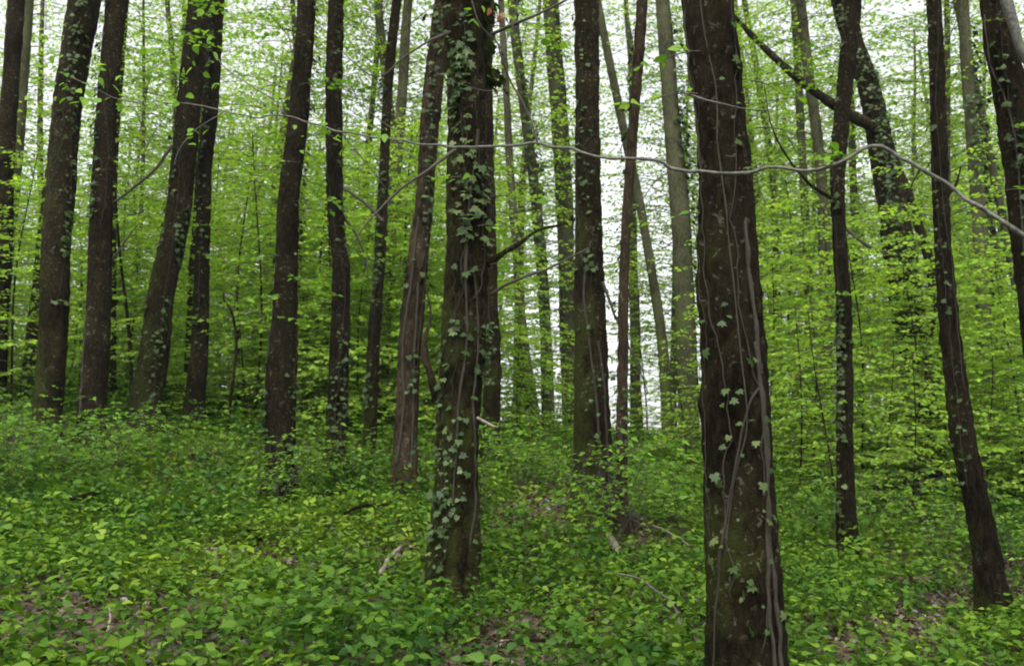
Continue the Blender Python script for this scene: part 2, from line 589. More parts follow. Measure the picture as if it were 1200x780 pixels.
def ivy(root, tr, smin, smax, nleaf, nvine=3, size=.05, spread=.03, face=(-2.6, -.5), vr=.006, clump=None, lab=None):
    """climbing stems (each a part) whose leaves are their sub-parts; base-local coordinates"""
    org = tr['org']
    L = len(tr['P'])
    for k in range(nvine):
        wd, lv = MB(), MB()
        ns = 60
        s0 = smin + (rng.uniform(0, .3) * (smax - smin) if k else 0)
        s1 = smax - (rng.uniform(0, .3) * (smax - smin) if k else 0)
        s = np.linspace(s0, s1, ns)
        th = rng.uniform(*face) + np.cumsum(rng.normal(0, .07, ns)) + .3 * np.sin(np.linspace(0, rng.uniform(3, 9), ns))
        P, _ = surf(tr, s, th, .004)
        tube(wd, P - org, .7 * vr * np.linspace(1, .4, ns) * rng.uniform(.7, 1.3), 6)
        vine = link('vine', wd.mesh('vine', M['vine']), root)
        nl = int(nleaf * 1.7) // nvine
        ss = rng.uniform(s0, s1, nl)
        if True:
            clump = clump or 14
            keep = fbm(ss * clump, np.full(nl, k * 7.1), 0, 2, 3) > .0
            ss = ss[keep]
        nl = len(ss)
        tv = np.interp(ss, s, th) + rng.normal(0, .3, nl)
        P, N = surf(tr, ss, tv, 0.0)
        offs = np.abs(rng.normal(0, spread, nl)) + .012
        P = P + N * offs[:, None] - org
        tang = np.stack([-N[:, 1], N[:, 0], np.zeros(nl)], -1)
        D = -UP * rng.uniform(.2, .9, nl)[:, None] + tang * rng.normal(0, .8, nl)[:, None] + N * rng.uniform(.0, .8, nl)[:, None]
        Nn = N * .75 + UP * rng.uniform(.1, .9, nl)[:, None] + rng.normal(0, .25, (nl, 3))
        S = size * .85 * rng.uniform(.35, 1.45, nl)
        place(lv, L_IVY, P, D, Nn, S, np.clip(rng.normal(.5, .25, nl), 0, 1))
        # short petioles for the leaves standing off the bark
        sel = np.argsort(-offs)[:min(60, nl)]
        for i in sel:
            q = P[i] - N[i] * offs[i]
            tube(wd, np.array([q, (q + P[i]) / 2 + UP * .01, P[i]]), .0012, 3, caps=False)
        link('ivy_leaves', lv.mesh('ivy_leaves', M['leaf_ivy']), vine)


# ------------------------------------------------------------------ the trees that the photo shows one by one
CROWNS = []


def make_trunk(name, pts, D, H=13.0, mat='bark', seed=0, ring=40, dz=.045, amp=1.0, D2=None, flare=.6, base_extra=.35, label='', group=None, crown=True, cat='tree', blunt=False):
    """pts: photo pixels (x, y, width) from the foot upwards at distance D"""
    W, Q = [], []
    for i, (px, py, wpx) in enumerate(pts):
        d = D if D2 is None else D + (D2 - D) * i / (len(pts) - 1)
        p = at(px, py, d)
        Q.append(p)
        W.append(wpx / 2 / F * d * .95)
    Q = np.array(Q)
    W = np.array(W)
    gz = g(Q[0, 0], Q[0, 1])
    org = np.array([Q[0, 0], Q[0, 1], gz])
    # run the stem down into the soil along its own lean
    dirn = (Q[0] - Q[1]) / abs(Q[0, 2] - Q[1, 2])
    need = max(Q[0, 2] - (gz - base_extra), .2)
    Q = np.vstack([Q[0] + np.array([dirn[0] * .6, dirn[1], -1]) * need, Q])
    W = np.concatenate([[W[0] * 1.08], W])
    # and up to the crown
    dirt = (Q[-1] - Q[-2]) / abs(Q[-1, 2] - Q[-2, 2])
    top = Q[-1].copy()
    z = top[2]
    Hh = gz + H
    k = 0
    if not blunt:
        while z < Hh - .5:
            stepz = min(2.0, Hh - z)
            dirt = np.array([dirt[0] * .8 + rng.normal(0, .03), dirt[1] * .8 + rng.normal(0, .03), 1])
            top = top + dirt * stepz
            z = top[2]
            k += 1
            Q = np.vstack([Q, top])
            W = np.append(W, W[-1] * (.88 if z < Hh - 3 else .55))
    n = int((Q[-1, 2] - Q[0, 2]) / dz)
    QW = catmull(np.hstack([Q, W[:, None]]), n)
    P, Rr = QW[:, :3], np.maximum(QW[:, 3], .006)
    hh = P[:, 2] - gz
    rad = Rr * (1 + flare * np.exp(-np.maximum(hh, -.1) / .16))
    th = np.linspace(0, 2 * math.pi, ring, endpoint=False)
    ct, st = np.cos(th)[None], np.sin(th)[None]
    zz = P[:, 2:3]
    r = rad[:, None]
    # root ribs at the foot, lumps, and vertical furrows of the bark
    rib = np.exp(-np.maximum(hh, 0) / .3)[:, None] * .16 * np.cos(th[None] * (4 + seed % 3) + seed)
    lump = .085 * fbm(ct * 1.3 + seed * 3.1, st * 1.3, zz * 1.6, 3, seed)
    fr = 1 / max(Rr.max(), .04)
    fur = fbm(ct * r * 46 + seed, st * r * 46, zz * 16, 3, seed + 11)
    knots = np.maximum(fbm(ct * 1.7 + 9, st * 1.7 + seed, zz * 2.1, 2, seed + 31) - .75, 0) * .35
    rr = r * (1 + rib + amp * (lump + knots)) + amp * .010 * np.clip(fur, -1.2, 1.2) * np.minimum(r / .08, 1)
    V = np.stack([P[:, 0:1] + rr * ct, P[:, 1:2] + rr * st, np.broadcast_to(zz, rr.shape)], -1) - org
    mb = MB()
    grid(mb, V)
    root = empty(name, org)
    tag(root, label, cat, group)
    link('trunk', mb.mesh('trunk', M[mat]), root)
    tr = {'P': P, 'R': rad * 1.0, 'RR': rr, 'org': org, 'root': root, 'zt': P[-1, 2]}
    if crown and not blunt:
        CROWNS.append((root, tr))
    return tr


def zfrac(tr, py_, D):
    """height fraction of photo row py_ on the trunk"""
    z = at(600, py_, D)[2]
    return float(np.clip((z - tr['P'][0, 2]) / (tr['P'][-1, 2] - tr['P'][0, 2]), 0, 1))


def limb(tr, pts, D, name='limb', mat='bark', r0=None, n=40, m=8, amp=.12):
    """a side branch through photo pixels (x, y, width[, distance])"""
    Q = []
    for p in pts:
        d = p[3] if len(p) > 3 else D
        q = at(p[0], p[1], d)
        Q.append([*q, p[2] / 2 / F * d])
    QW = catmull(Q, n)
    P = QW[:, :3] + .004 * np.stack([fbm(QW[:, 2] * 9 + i * 5, QW[:, 0] * 9, 0, 2, i) for i in range(3)], -1)
    mb = MB()
    tube(mb, P - tr['org'], np.maximum(QW[:, 3], .0012) * (1 + amp * fbm(QW[:, 0] * 14, QW[:, 2] * 14, 0, 2, 2)), m)
    return link(name, mb.mesh(name, M[mat]), tr['root']), P


T = {}
# the nearest tree, right of the middle
T['big'] = make_trunk('ivy_clad_tree', [(878, 800, 96), (872, 700, 91), (866, 600, 86), (862, 500, 82), (858, 400, 78), (853, 300, 74), (850, 205, 66), (843, 130, 65), (828, 0, 66)],
                      4.2, 13, 'bark', 3, 110, .022, .8, flare=.1, label='thickest dark trunk, cut off by the bottom edge, rope-like vine up its right side')
T['ivy'] = make_trunk('ivy_clad_tree', [(528, 684, 52), (532, 640, 56), (535, 550, 51), (540, 450, 53), (545, 350, 54), (548, 260, 52), (548, 130, 50), (541, 0, 52)],
                      6.2, 13, 'bark_mossy', 8, 84, .028, label='mossy trunk left of centre thickly hung with ivy leaves from foot to top')
T['mid'] = make_trunk('forest_tree', [(695, 556, 44), (693, 450, 42), (692, 350, 37), (690, 260, 34), (688, 130, 31), (687, 0, 30)],
                      8.8, 13, 'bark_mossy', 12, 60, .035, label='straight mossy brown trunk with a thin pale stem close on its right')
T['thin'] = make_trunk('slender_tree', [(728, 586, 15), (729, 500, 14), (730, 430, 13), (732, 300, 12), (738, 200, 12), (746, 100, 13), (753, 0, 14)],
                       8.3, 11, 'bark_red', 15, 24, .035, label='thin pale brown stem touching the straight mossy trunk')
T['redbark'] = make_trunk('forest_tree', [(474, 540, 31), (477, 470, 28), (481, 400, 28), (488, 320, 26), (497, 240, 22), (505, 130, 24), (517, 30, 26), (520, 0, 25)],
                          9.5, 13, 'bark_red', 21, 52, .035, label='reddish brown flaking trunk just left of the ivy-hung mossy trunk')
T['hazel'] = make_trunk('forest_tree', [(328, 542, 34), (328, 490, 36), (330, 430, 37), (335, 350, 29), (337, 260, 28), (342, 200, 26), (350, 130, 24), (360, 0, 23)],
                        9.6, 13, 'bark', 25, 52, .035, label='dark trunk with a bulging lower stem and bright green sprigs hanging at mid height')
T['slim'] = make_trunk('forest_tree', [(394, 531, 28), (397, 430, 24), (400, 320, 22), (394, 260, 20), (391, 130, 21), (394, 0, 20)],
                       10.2, 13, 'bark', 29, 44, .04, label='slim dark trunk with a slight kink, right of the trunk with the bulging lower stem')
T['slimmer'] = make_trunk('slender_tree', [(433, 516, 17), (438, 400, 15), (445, 300, 14), (450, 200, 13), (455, 100, 12), (465, 0, 12)],
                          11, 12, 'bark_mossy', 33, 32, .04, label='slender mossy trunk leaning right in front of a pale grey trunk')
T['mossfoot'] = make_trunk('forest_tree', [(171, 470, 38), (180, 420, 35), (189, 345, 32), (207, 260, 31), (214, 200, 30), (221, 130, 30), (233, 0, 27)],
                           12.5, 14, 'bark_mossy', 37, 52, .04, label='leaning trunk with yellow-green moss on its spreading foot, left of a straighter twin')
T['twin'] = make_trunk('forest_tree', [(229, 468, 24), (235, 380, 20), (238, 260, 18), (239, 200, 19), (247, 130, 18), (254, 0, 19)],
                       13, 14, 'bark', 41, 36, .045, label='straight narrow trunk standing right beside the leaning trunk with the moss-covered foot')
T['left_a'] = make_trunk('forest_tree', [(56, 484, 34), (63, 370, 34), (68, 260, 34), (79, 130, 35), (90, 60, 36), (101, 0, 36)],
                         11.5, 14, 'bark_mossy', 45, 48, .04, label='wide brown mossy trunk leaning right, smaller mossy trunk half hidden behind it')
T['left_b'] = make_trunk('forest_tree', [(107, 488, 33), (114, 400, 30), (118, 260, 27), (125, 130, 25), (137, 0, 26)],
                         11.3, 14, 'bark', 49, 44, .04, label='dark trunk with grey lichen patches, second of the leaning pair near the left edge')
T['left_edge'] = make_trunk('forest_tree', [(-6, 430, 26), (2, 300, 24), (6, 200, 21), (12, 100, 20), (19, 0, 20)],
                            14, 14, 'bark', 53, 32, .05, label='dark trunk cut by the left edge of the photo')
T['behind_a'] = make_trunk('forest_tree', [(37, 428, 20), (45, 350, 17), (54, 260, 17), (70, 150, 20), (84, 40, 22), (90, 0, 22)],
                           14.5, 13, 'bark_mossy', 57, 32, .05, label='smaller mossy trunk half hidden behind the wide trunk at the left')
T['behind_b'] = make_trunk('slender_tree', [(130, 468, 13), (131, 330, 11), (133, 200, 10), (141, 80, 9), (147, 0, 9)],
                           14.2, 12, 'bark', 61, 24, .05, label='thin stem hidden behind the trunk with grey lichen patches')
T['behind_c'] = make_trunk('slender_tree', [(220, 466, 12), (223, 380, 10), (231, 250, 10), (241, 120, 9), (244, 0, 9)],
                           14.5, 12, 'bark', 63, 24, .05, label='thin mossy stem half hidden behind the straight narrow twin trunk')
T['right_lean'] = make_trunk('forest_tree', [(1163, 693, 35), (1147, 600, 30), (1130, 520, 27), (1115, 400, 24), (1108, 330, 22), (1103, 260, 20), (1100, 150, 20), (1094, 0, 18)],
                             7.3, 13, 'bark', 67, 52, .03, label='bending slim dark trunk at the right whose foot curves away from the forked tree')
T['straight_r'] = make_trunk('forest_tree', [(993, 616, 23), (990, 520, 20), (990, 440, 19), (988, 350, 19), (983, 260, 17), (982, 200, 18), (990, 100, 20), (1000, 0, 22)],
                             9.3, 13, 'bark', 71, 44, .035, label='slim dark trunk standing in front of the big pale leaning tree at the right')
T['edge_r'] = make_trunk('forest_tree', [(1248, 640, 46), (1225, 440, 42), (1203, 260, 39), (1186, 130, 38), (1168, 0, 38)],
                         6.0, 13, 'bark', 75, 52, .035, label='dark brown trunk leaning into the top right corner with a pale stem across it')
T['fork'] = make_trunk('forked_tree', [(1087, 543, 54), (1080, 460, 46), (1066, 380, 41), (1052, 280, 38), (1038, 200, 34), (1020, 110, 27), (990, 20, 24), (978, -40, 22)],
                       15, 16, 'bark_mossy', 79, 60, .05, label='big pale leaning tree with a long mossy bough reaching up to the left')
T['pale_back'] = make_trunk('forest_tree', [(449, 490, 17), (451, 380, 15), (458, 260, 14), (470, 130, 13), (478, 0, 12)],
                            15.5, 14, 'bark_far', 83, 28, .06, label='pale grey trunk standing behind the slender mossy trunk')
T['back_ivy'] = make_trunk('forest_tree', [(576, 514, 21), (577, 420, 20), (574, 300, 17), (572, 200, 16), (570, 80, 15), (572, 0, 15)],
                           12.5, 14, 'bark_mossy', 87, 32, .05, label='shaded trunk showing behind the right side of the ivy-hung mossy trunk')

BACK = [
    ([(642, 486, 16), (640, 400, 15), (634, 300, 14), (624, 200, 13), (606, 60, 13), (600, 0, 12)], 19, 'pale green mossed trunk right of the ivy-hung trunk, seen against white sky'),
    ([(628, 500, 14), (614, 400, 12), (608, 330, 11), (600, 230, 10)], 17.5, 'short dark leaning trunk against white sky between the two mossy trunks'),
    ([(668, 492, 20), (665, 380, 20), (662, 250, 22), (655, 130, 22), (645, 0, 20)], 21, 'broad green-mossed trunk just left of the straight mossy trunk'),
    ([(807, 480, 26), (803, 380, 25), (797, 250, 24), (788, 150, 22), (776, 0, 18)], 16.5, 'mossy grey-green trunk next left of the thickest trunk'),
    ([(780, 460, 14), (776, 400, 13), (764, 320, 12), (750, 240, 11), (722, 110, 11), (700, 0, 10)], 20, 'thin greenish trunk leaning left between the thin pale stem and the grey-green trunk'),
    ([(950, 520, 11), (948, 380, 11), (944, 260, 10), (936, 100, 10), (930, 0, 9)], 20, 'thin grey trunk midway between the thickest trunk and the slim dark trunk'),
    ([(915, 520, 9), (912, 380, 9), (906, 220, 8), (890, 100, 8), (872, 0, 7)], 23, 'very thin stem right beside the thickest trunk, leaning left'),
    ([(968, 500, 16), (967, 330, 15), (962, 200, 14), (948, 90, 13), (938, 0, 12)], 17.5, 'grey trunk close behind the left side of the slim dark trunk'),
    ([(1010, 520, 10), (1008, 350, 9), (1000, 220, 9), (997, 100, 8)], 22, 'thin grey trunk seen between the slim dark trunk and the big leaning tree'),
    ([(1160, 540, 20), (1154, 400, 18), (1148, 260, 17), (1136, 120, 15), (1128, 0, 13)], 16, 'green-mossed trunk between the bending slim trunk and the right edge'),
    ([(1205, 420, 11), (1190, 330, 11), (1170, 230, 10), (1150, 130, 9), (1120, 0, 8)], 17, 'thin leaning stem crossing the sky left of the corner trunk'),
    ([(358, 490, 9), (358, 400, 8), (356, 300, 8), (350, 180, 7)], 17, 'thin pale stem between the bulging trunk and the kinked slim trunk'),
    ([(206, 440, 9), (206, 300, 8), (205, 110, 7), (196, 0, 6)], 22, 'very thin pale stem against the sky left of the leaning mossy-footed trunk'),
    ([(48, 440, 9), (49, 300, 8), (47, 150, 7), (50, 0, 5)], 24, 'very thin pale stem against the sky near the top left'),
    ([(-2, 420, 22), (4, 320, 20), (14, 220, 20), (24, 100, 18)], 18, 'pale mossy trunk behind the dark trunk at the left edge'),
    ([(896, 520, 8), (893, 380, 8), (884, 200, 7), (868, 60, 7)], 26, 'faint thin stem touching the right outline of the thickest trunk'),
    ([(745, 480, 14), (744, 380, 13), (740, 250, 12), (742, 100, 11)], 24, 'faint green trunk seen just right of the thin pale stem'),
    ([(270, 470, 4), (277, 410, 3.5), (273, 370, 3), (262, 350, 2)], 12.5, 'thin bare curving sapling right of the straight narrow twin trunk'),
]
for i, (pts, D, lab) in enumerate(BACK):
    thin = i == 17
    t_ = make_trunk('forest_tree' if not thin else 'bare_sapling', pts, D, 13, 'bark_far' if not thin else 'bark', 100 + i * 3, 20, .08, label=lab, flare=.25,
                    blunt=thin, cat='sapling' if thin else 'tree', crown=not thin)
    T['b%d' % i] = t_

# limbs of the individual trees
limb(T['fork'], [(1025, 150, 16), (985, 128, 13), (945, 100, 11), (905, 65, 9), (880, 40, 7), (850, 8, 4)], 14.8, mat='bark_mossy')
limb(T['fork'], [(1096, 420, 16), (1094, 330, 14), (1078, 270, 12), (1060, 215, 11), (1040, 170, 9), (1010, 120, 6)], 15, mat='bark_mossy')
limb(T['fork'], [(1020, 120, 18), (1005, 60, 16), (998, 0, 14), (990, -60, 12)], 14.9, mat='bark_mossy')
limb(T['redbark'], [(512, 470, 10, 9.6), (505, 440, 9), (497, 415, 8), (498, 395, 6), (505, 370, 3), (500, 340, 1.5)], 9.4, mat='bark_red')
limb(T['slimmer'], [(449, 260, 5), (430, 240, 4), (405, 222, 3), (385, 215, 2)], 10.8, mat='twig')
limb(T['ivy'], [(572, 310, 9, 6.2), (590, 296, 7), (612, 283, 5), (635, 268, 4), (665, 262, 2)], 6.1, mat='bark_mossy')
limb(T['ivy'], [(575, 345, 5, 6.2), (600, 330, 4), (640, 315, 3), (690, 290, 1.5)], 6.15, mat='twig')
limb(T['ivy'], [(534, 175, 5, 6.0), (500, 200, 4), (462, 228, 3.5), (430, 262, 2), (410, 290, 1)], 5.9, mat='twig')
limb(T['ivy'], [(560, 490, 4, 6.1), (575, 497, 3.5), (584, 500, 2)], 6.0, mat='dead')
limb(T['ivy'], [(528, 38, 4, 6.1), (500, 50, 3), (470, 70, 2.5), (440, 90, 1.5), (400, 60, 1)], 5.9, mat='twig')
limb(T['ivy'], [(575, 40, 5, 6.1), (610, 25, 4), (650, 8, 3), (690, -15, 2)], 5.9, mat='twig')
limb(T['big'], [(800, 108, 3, 4.1), (830, 118, 2.5, 3.98), (872, 128, 2, 4.0), (905, 128, 1.2)], 4.0, mat='twig_pale')
limb(T['edge_r'], [(1172, -30, 13), (1184, 15, 13), (1195, 55, 12), (1215, 90, 12), (1230, 140, 12), (1228, 200, 11, 5.9)], 5.6, mat='twig_pale')
limb(T['right_lean'], [(1096, 235, 6, 7.3), (1118, 220, 4), (1126, 195, 2)], 7.3, mat='bark')
limb(T['straight_r'], [(978, 235, 5, 9.3), (955, 220, 4), (930, 195, 3), (905, 150, 2), (895, 100, 1)], 9.2, mat='bark')
limb(T['fork'], [(1050, 300, 6), (1020, 290, 5), (985, 262, 4), (960, 240, 2)], 14.0, mat='twig')
limb(T['mid'], [(706, 330, 4), (725, 380, 3), (748, 430, 2), (760, 460, 1)], 8.7, mat='twig')
limb(T['mossfoot'], [(202, 170, 5), (180, 200, 4), (150, 225, 3), (120, 245, 2)], 12.3, mat='twig')
limb(T['left_b'], [(120, 330, 4), (135, 300, 3), (152, 275, 2), (162, 262, 1)], 11.4, mat='twig')
limb(T['slim'], [(398, 250, 4), (415, 270, 3), (428, 300, 2), (432, 330, 1)], 10.3, mat='twig')

# climbing stems that read as ropes on the bark
def rope(tr, pxs, D, r, name='vine', mat='vine'):
    Q = []
    for px, py in pxs:
        p = at(px, py, D)
        z = p[2]
        f = np.clip((z - tr['P'][0, 2]) / (tr['P'][-1, 2] - tr['P'][0, 2]), 0, 1) * (len(tr['P']) - 1)
        k = int(min(f, len(tr['P']) - 2))
        c, rad = tr['P'][k], tr['R'][k]
        dx = np.clip((p[0] - c[0]) / rad, -.98, .98)
        Q.append([f / (len(tr['P']) - 1), -math.acos(dx), 0])
    Q = catmull(np.array(Q) * [20, 1, 1], 110) / [20, 1, 1]
    P, _ = surf(tr, Q[:, 0], Q[:, 1], r * .5)
    k_ = np.ones(5) / 5
    P = np.stack([np.convolve(np.pad(P[:, i], 2, 'edge'), k_, 'valid') for i in range(3)], -1)
    P = P + .003 * np.stack([fbm(P[:, 2] * 7 + i * 9, 0 * P[:, 2] + r * 900, 0, 2, i) for i in range(3)], -1)
    mb = MB()
    tube(mb, P - tr['org'], r * (1 + .25 * fbm(P[:, 2] * 20, 0, 0, 2, 4)), 8)
    return link(name, mb.mesh(name, M[mat]), tr['root'])


b = T['big']
rope(b, [(912, 795), (908, 730), (902, 670), (897, 600), (893, 540), (888, 470), (884, 400), (878, 330), (872, 260)], 4.1, .009)
rope(b, [(905, 795), (897, 700), (896, 620), (896, 540), (890, 470), (882, 400)], 4.1, .008)
rope(b, [(838, 795), (842, 700), (848, 620), (857, 560), (868, 500), (876, 470), (890, 450)], 4.1, .0045)
rope(b, [(850, 640), (858, 560), (872, 500), (866, 430), (858, 340), (850, 250), (842, 180), (838, 90), (822, 0), (815, -30)], 4.1, .0035)
rope(b, [(815, 200), (816, 120), (810, 60), (800, -20)], 4.1, .005)
rope(T['ivy'], [(530, 600), (534, 540), (538, 470), (548, 400), (546, 330), (550, 240), (560, 150)], 6.1, .008)
rope(T['ivy'], [(552, 640), (556, 560), (553, 480), (560, 400), (556, 320)], 6.1, .007)
rope(T['mid'], [(712, 580), (703, 540), (698, 470), (690, 400), (684, 340), (692, 280)], 8.7, .010)
rope(T['mid'], [(716, 585), (712, 530), (708, 470), (700, 400)], 8.7, .012)
rope(T['redbark'], [(466, 545), (474, 470), (472, 410), (482, 330), (490, 250)], 9.4, .012)
rope(T['redbark'], [(482, 545), (484, 470), (486, 400), (490, 330)], 9.4, .010)
rope(T['edge_r'], [(1225, 500), (1205, 300), (1190, 150), (1160, 60), (1155, 0)], 5.9, .006)
rope(T['left_b'], [(96, 490), (98, 430), (103, 360)], 11.2, .012)

fc = (-2.9, -.25)
ivy(T['big']['root'], T['big'], .05, zfrac(T['big'], -40, 4.2), 85, 3, .040, .02, fc, .004)
ivy(T['ivy']['root'], T['ivy'], .03, zfrac(T['ivy'], 330, 6.2), 170, 4, .048, .02, fc, .006)
ivy(T['ivy']['root'], T['ivy'], zfrac(T['ivy'], 380, 6.2), zfrac(T['ivy'], -60, 6.2), 360, 4, .058, .035, (-3.1, .3), .005)
ivy(T['ivy']['root'], T['ivy'], zfrac(T['ivy'], 90, 6.2), zfrac(T['ivy'], -120, 6.2), 800, 3, .06, .075, (-3.2, .3), .005)
ivy(T['mid']['root'], T['mid'], .04, zfrac(T['mid'], -40, 8.8), 190, 3, .05, .015, fc, .005)
ivy(T['thin']['root'], T['thin'], .04, zfrac(T['thin'], -20, 8.3), 160, 2, .05, .02, (-3, 0), .003)
ivy(T['redbark']['root'], T['redbark'], .1, zfrac(T['redbark'], -20, 9.5), 380, 3, .055, .03, fc, .006, 16)
ivy(T['hazel']['root'], T['hazel'], .03, zfrac(T['hazel'], 0, 9.6), 420, 3, .055, .02, fc, .006, 16)
ivy(T['slim']['root'], T['slim'], .04, zfrac(T['slim'], 0, 10.2), 160, 2, .05, .02, fc, .005)
ivy(T['slimmer']['root'], T['slimmer'], .1, zfrac(T['slimmer'], 0, 11), 120, 1, .05, .02, fc, .004)
ivy(T['mossfoot']['root'], T['mossfoot'], .03, zfrac(T['mossfoot'], 0, 12.5), 380, 3, .055, .02, fc, .006)
ivy(T['twin']['root'], T['twin'], .1, zfrac(T['twin'], 0, 13), 90, 1, .055, .02, fc, .006)
ivy(T['left_a']['root'], T['left_a'], .15, zfrac(T['left_a'], -20, 11.5), 260, 2, .06, .03, fc, .006)
ivy(T['left_b']['root'], T['left_b'], .2, zfrac(T['left_b'], -40, 11.3), 260, 2, .06, .04, fc, .006, 12)
ivy(T['right_lean']['root'], T['right_lean'], .1, zfrac(T['right_lean'], -20, 7.3), 110, 2, .04, .015, fc, .004)
ivy(T['straight_r']['root'], T['straight_r'], .03, zfrac(T['straight_r'], -20, 9.3), 280, 2, .05, .03, fc, .004, 10)
ivy(T['edge_r']['root'], T['edge_r'], .15, zfrac(T['edge_r'], -20, 6), 90, 2, .045, .015, fc, .004)
ivy(T['fork']['root'], T['fork'], .1, zfrac(T['fork'], -20, 15), 900, 4, .07, .06, fc, .008, 12)
ivy(T['back_ivy']['root'], T['back_ivy'], .1, zfrac(T['back_ivy'], 0, 12.5), 250, 2, .06, .05, fc, .006)
for i in (2, 3, 9, 0):
    ivy(T['b%d' % i]['root'], T['b%d' % i], .1, .75, 500, 2, .09, .10, (-3.3, .3), .008)

# ------------------------------------------------------------------ leafy sprigs that grow from the individual trees
def sprigs(tr, lst, name='leafy_sprig', tpl=L_ROUND, mat='leaf_near'):
    """lst: (px, py, distance, azimuth degrees, length, leaf size)"""
    for px, py, D, az, L, lf in lst:
        lv, wd = MB(), MB()
        o = at(px, py, D)
        spray(lv, wd, o - tr['org'], R(az), L, .1, .35, lf, tpl, lf * .75, .13, .004)
        w_ = link(name, wd.mesh(name, M['twig']), tr['root'])
        link('leaves', lv.mesh('leaves', M[mat]), w_)


sprigs(T['hazel'], [(345, 330, 9.5, -60, .55, .07), (322, 350, 9.5, -110, .5, .07), (330, 300, 9.5, -150, .5, .065), (348, 235, 9.5, -20, .6, .065),
                    (348, 190, 9.5, -170, .6, .06), (345, 375, 9.5, -80, .4, .075), (350, 100, 9.5, -30, .7, .06), (355, 40, 9.5, -150, .7, .06)])
sprigs(T['slim'], [(404, 300, 10.1, -40, .5, .075), (396, 265, 10.1, -20, .4, .07), (388, 345, 10.1, -90, .3, .06), (392, 160, 10.1, -150, .6, .06)])
sprigs(T['mossfoot'], [(226, 60, 12.3, -80, .9, .08), (222, 100, 12.3, -120, .8, .08), (236, 20, 12.3, -60, .9, .08)])
sprigs(T['twin'], [(238, 265, 12.9, -80, .4, .07), (236, 300, 12.9, -60, .3, .07)])
sprigs(T['ivy'], [(545, 210, 6.0, -130, .18, .06), (560, 265, 6.0, -40, .25, .06), (575, 310, 6.0, -50, .25, .06), (575, 230, 6.1, -10, .25, .06), (575, 30, 6.1, 10, .4, .06)])
sprigs(T['big'], [(880, 95, 4.1, 10, .14, .05), (885, 150, 4.1, -10, .2, .055), (818, 110, 4.1, -175, .25, .06), (820, 60, 4.1, 170, .2, .055), (820, 250, 4.1, -178, .15, .05)])
sprigs(T['straight_r'], [(985, 190, 9.2, -100, .6, .06), (985, 345, 9.2, -140, .6, .06), (990, 400, 9.2, -60, .6, .055), (990, 470, 9.2, -150, .5, .055), (985, 100, 9.2, -160, .7, .06), (993, 50, 9.2, 160, .7, .055)])
sprigs(T['edge_r'], [(1195, 222, 5.8, -170, .15, .05), (1200, 150, 5.8, -120, .15, .05), (1190, 20, 5.8, 180, .1, .04)])
sprigs(T['fork'], [(1060, 350, 14.4, -100, 1.3, .08), (1040, 330, 14.4, -150, 1.3, .08), (1060, 260, 14.5, -120, 1.1, .07), (900, 60, 14.4, -100, .9, .06), (930, 95, 14.4, -80, 1.0, .06),
                   (960, 110, 14.4, -90, .9, .06), (880, 35, 14.4, -150, .9, .06), (1020, 150, 14.4, -70, 1.0, .07), (1010, 60, 14.4, -20, 1.0, .07)], tpl=L_FAR)

# ------------------------------------------------------------------ the thin arching stem that crosses the view
AB = at(1560, 640, 2.6)
ag = g(AB[0], AB[1])
aorg = np.array([AB[0], AB[1], ag])
root = empty('arching_sapling', aorg)
tag(root, 'thin grey sapling stem arching right across the view in front of every trunk', 'sapling')
atr = {'org': aorg, 'root': root}
pp = [[*(aorg - UP * .1), .016], [*(aorg + np.array([-.04, 0, .35])), .014]]
for px, py, D, wd_ in [(1400, 430, 2.75, 8), (1290, 345, 2.8, 8), (1200, 276, 2.85, 7.5), (1150, 243, 2.9, 7.2), (1110, 216, 2.95, 7), (1075, 195, 2.97, 6.8), (1045, 177, 3.0, 6.6), (1025, 171, 3.0, 6.4), (1008, 176, 3.0, 6.2), (985, 190, 3.0, 6),
                       (950, 199, 3.05, 6), (905, 197, 3.1, 5.8), (870, 203, 3.15, 5.8), (830, 203, 3.15, 5.6), (790, 199, 3.2, 5.4), (770, 189, 3.2, 5.2), (735, 186, 3.25, 5), (700, 183, 3.3, 4.8), (660, 173, 3.35, 4.6), (632, 168, 3.4, 4.5), (600, 171, 3.45, 4.2), (560, 172, 3.5, 4),
                       (520, 171, 3.6, 3.7), (480, 166, 3.7, 3.5), (440, 161, 3.8, 3.2), (400, 155, 3.85, 3), (370, 147, 3.9, 2.8), (335, 136, 3.9, 2.5), (300, 138, 4.0, 2.3), (265, 131, 4.0, 2.1), (225, 123, 4.1, 1.9), (190, 120, 4.1, 1.7), (150, 119, 4.2, 1.5), (110, 104, 4.2, 1.3), (70, 85, 4.2, 1)]:
    pp.append([*at(px, py, D), wd_ * .72 / 2 / F * D])
QW = catmull(pp, 420)
P = QW[:, :3] + .005 * np.stack([fbm(QW[:, 0] * 14 + i * 5, QW[:, 2] * 12, 0, 2, i) for i in range(3)], -1)
mb = MB()
kn = 1 + .35 * np.maximum(0, fbm(QW[:, 0] * 22, QW[:, 2] * 10, 0, 2, 2) - .1) + .1 * fbm(QW[:, 0] * 50, 0, 0, 2, 8)
tube(mb, P - aorg, QW[:, 3] * kn, 10)
link('stem', mb.mesh('stem', M['twig_pale']), root)
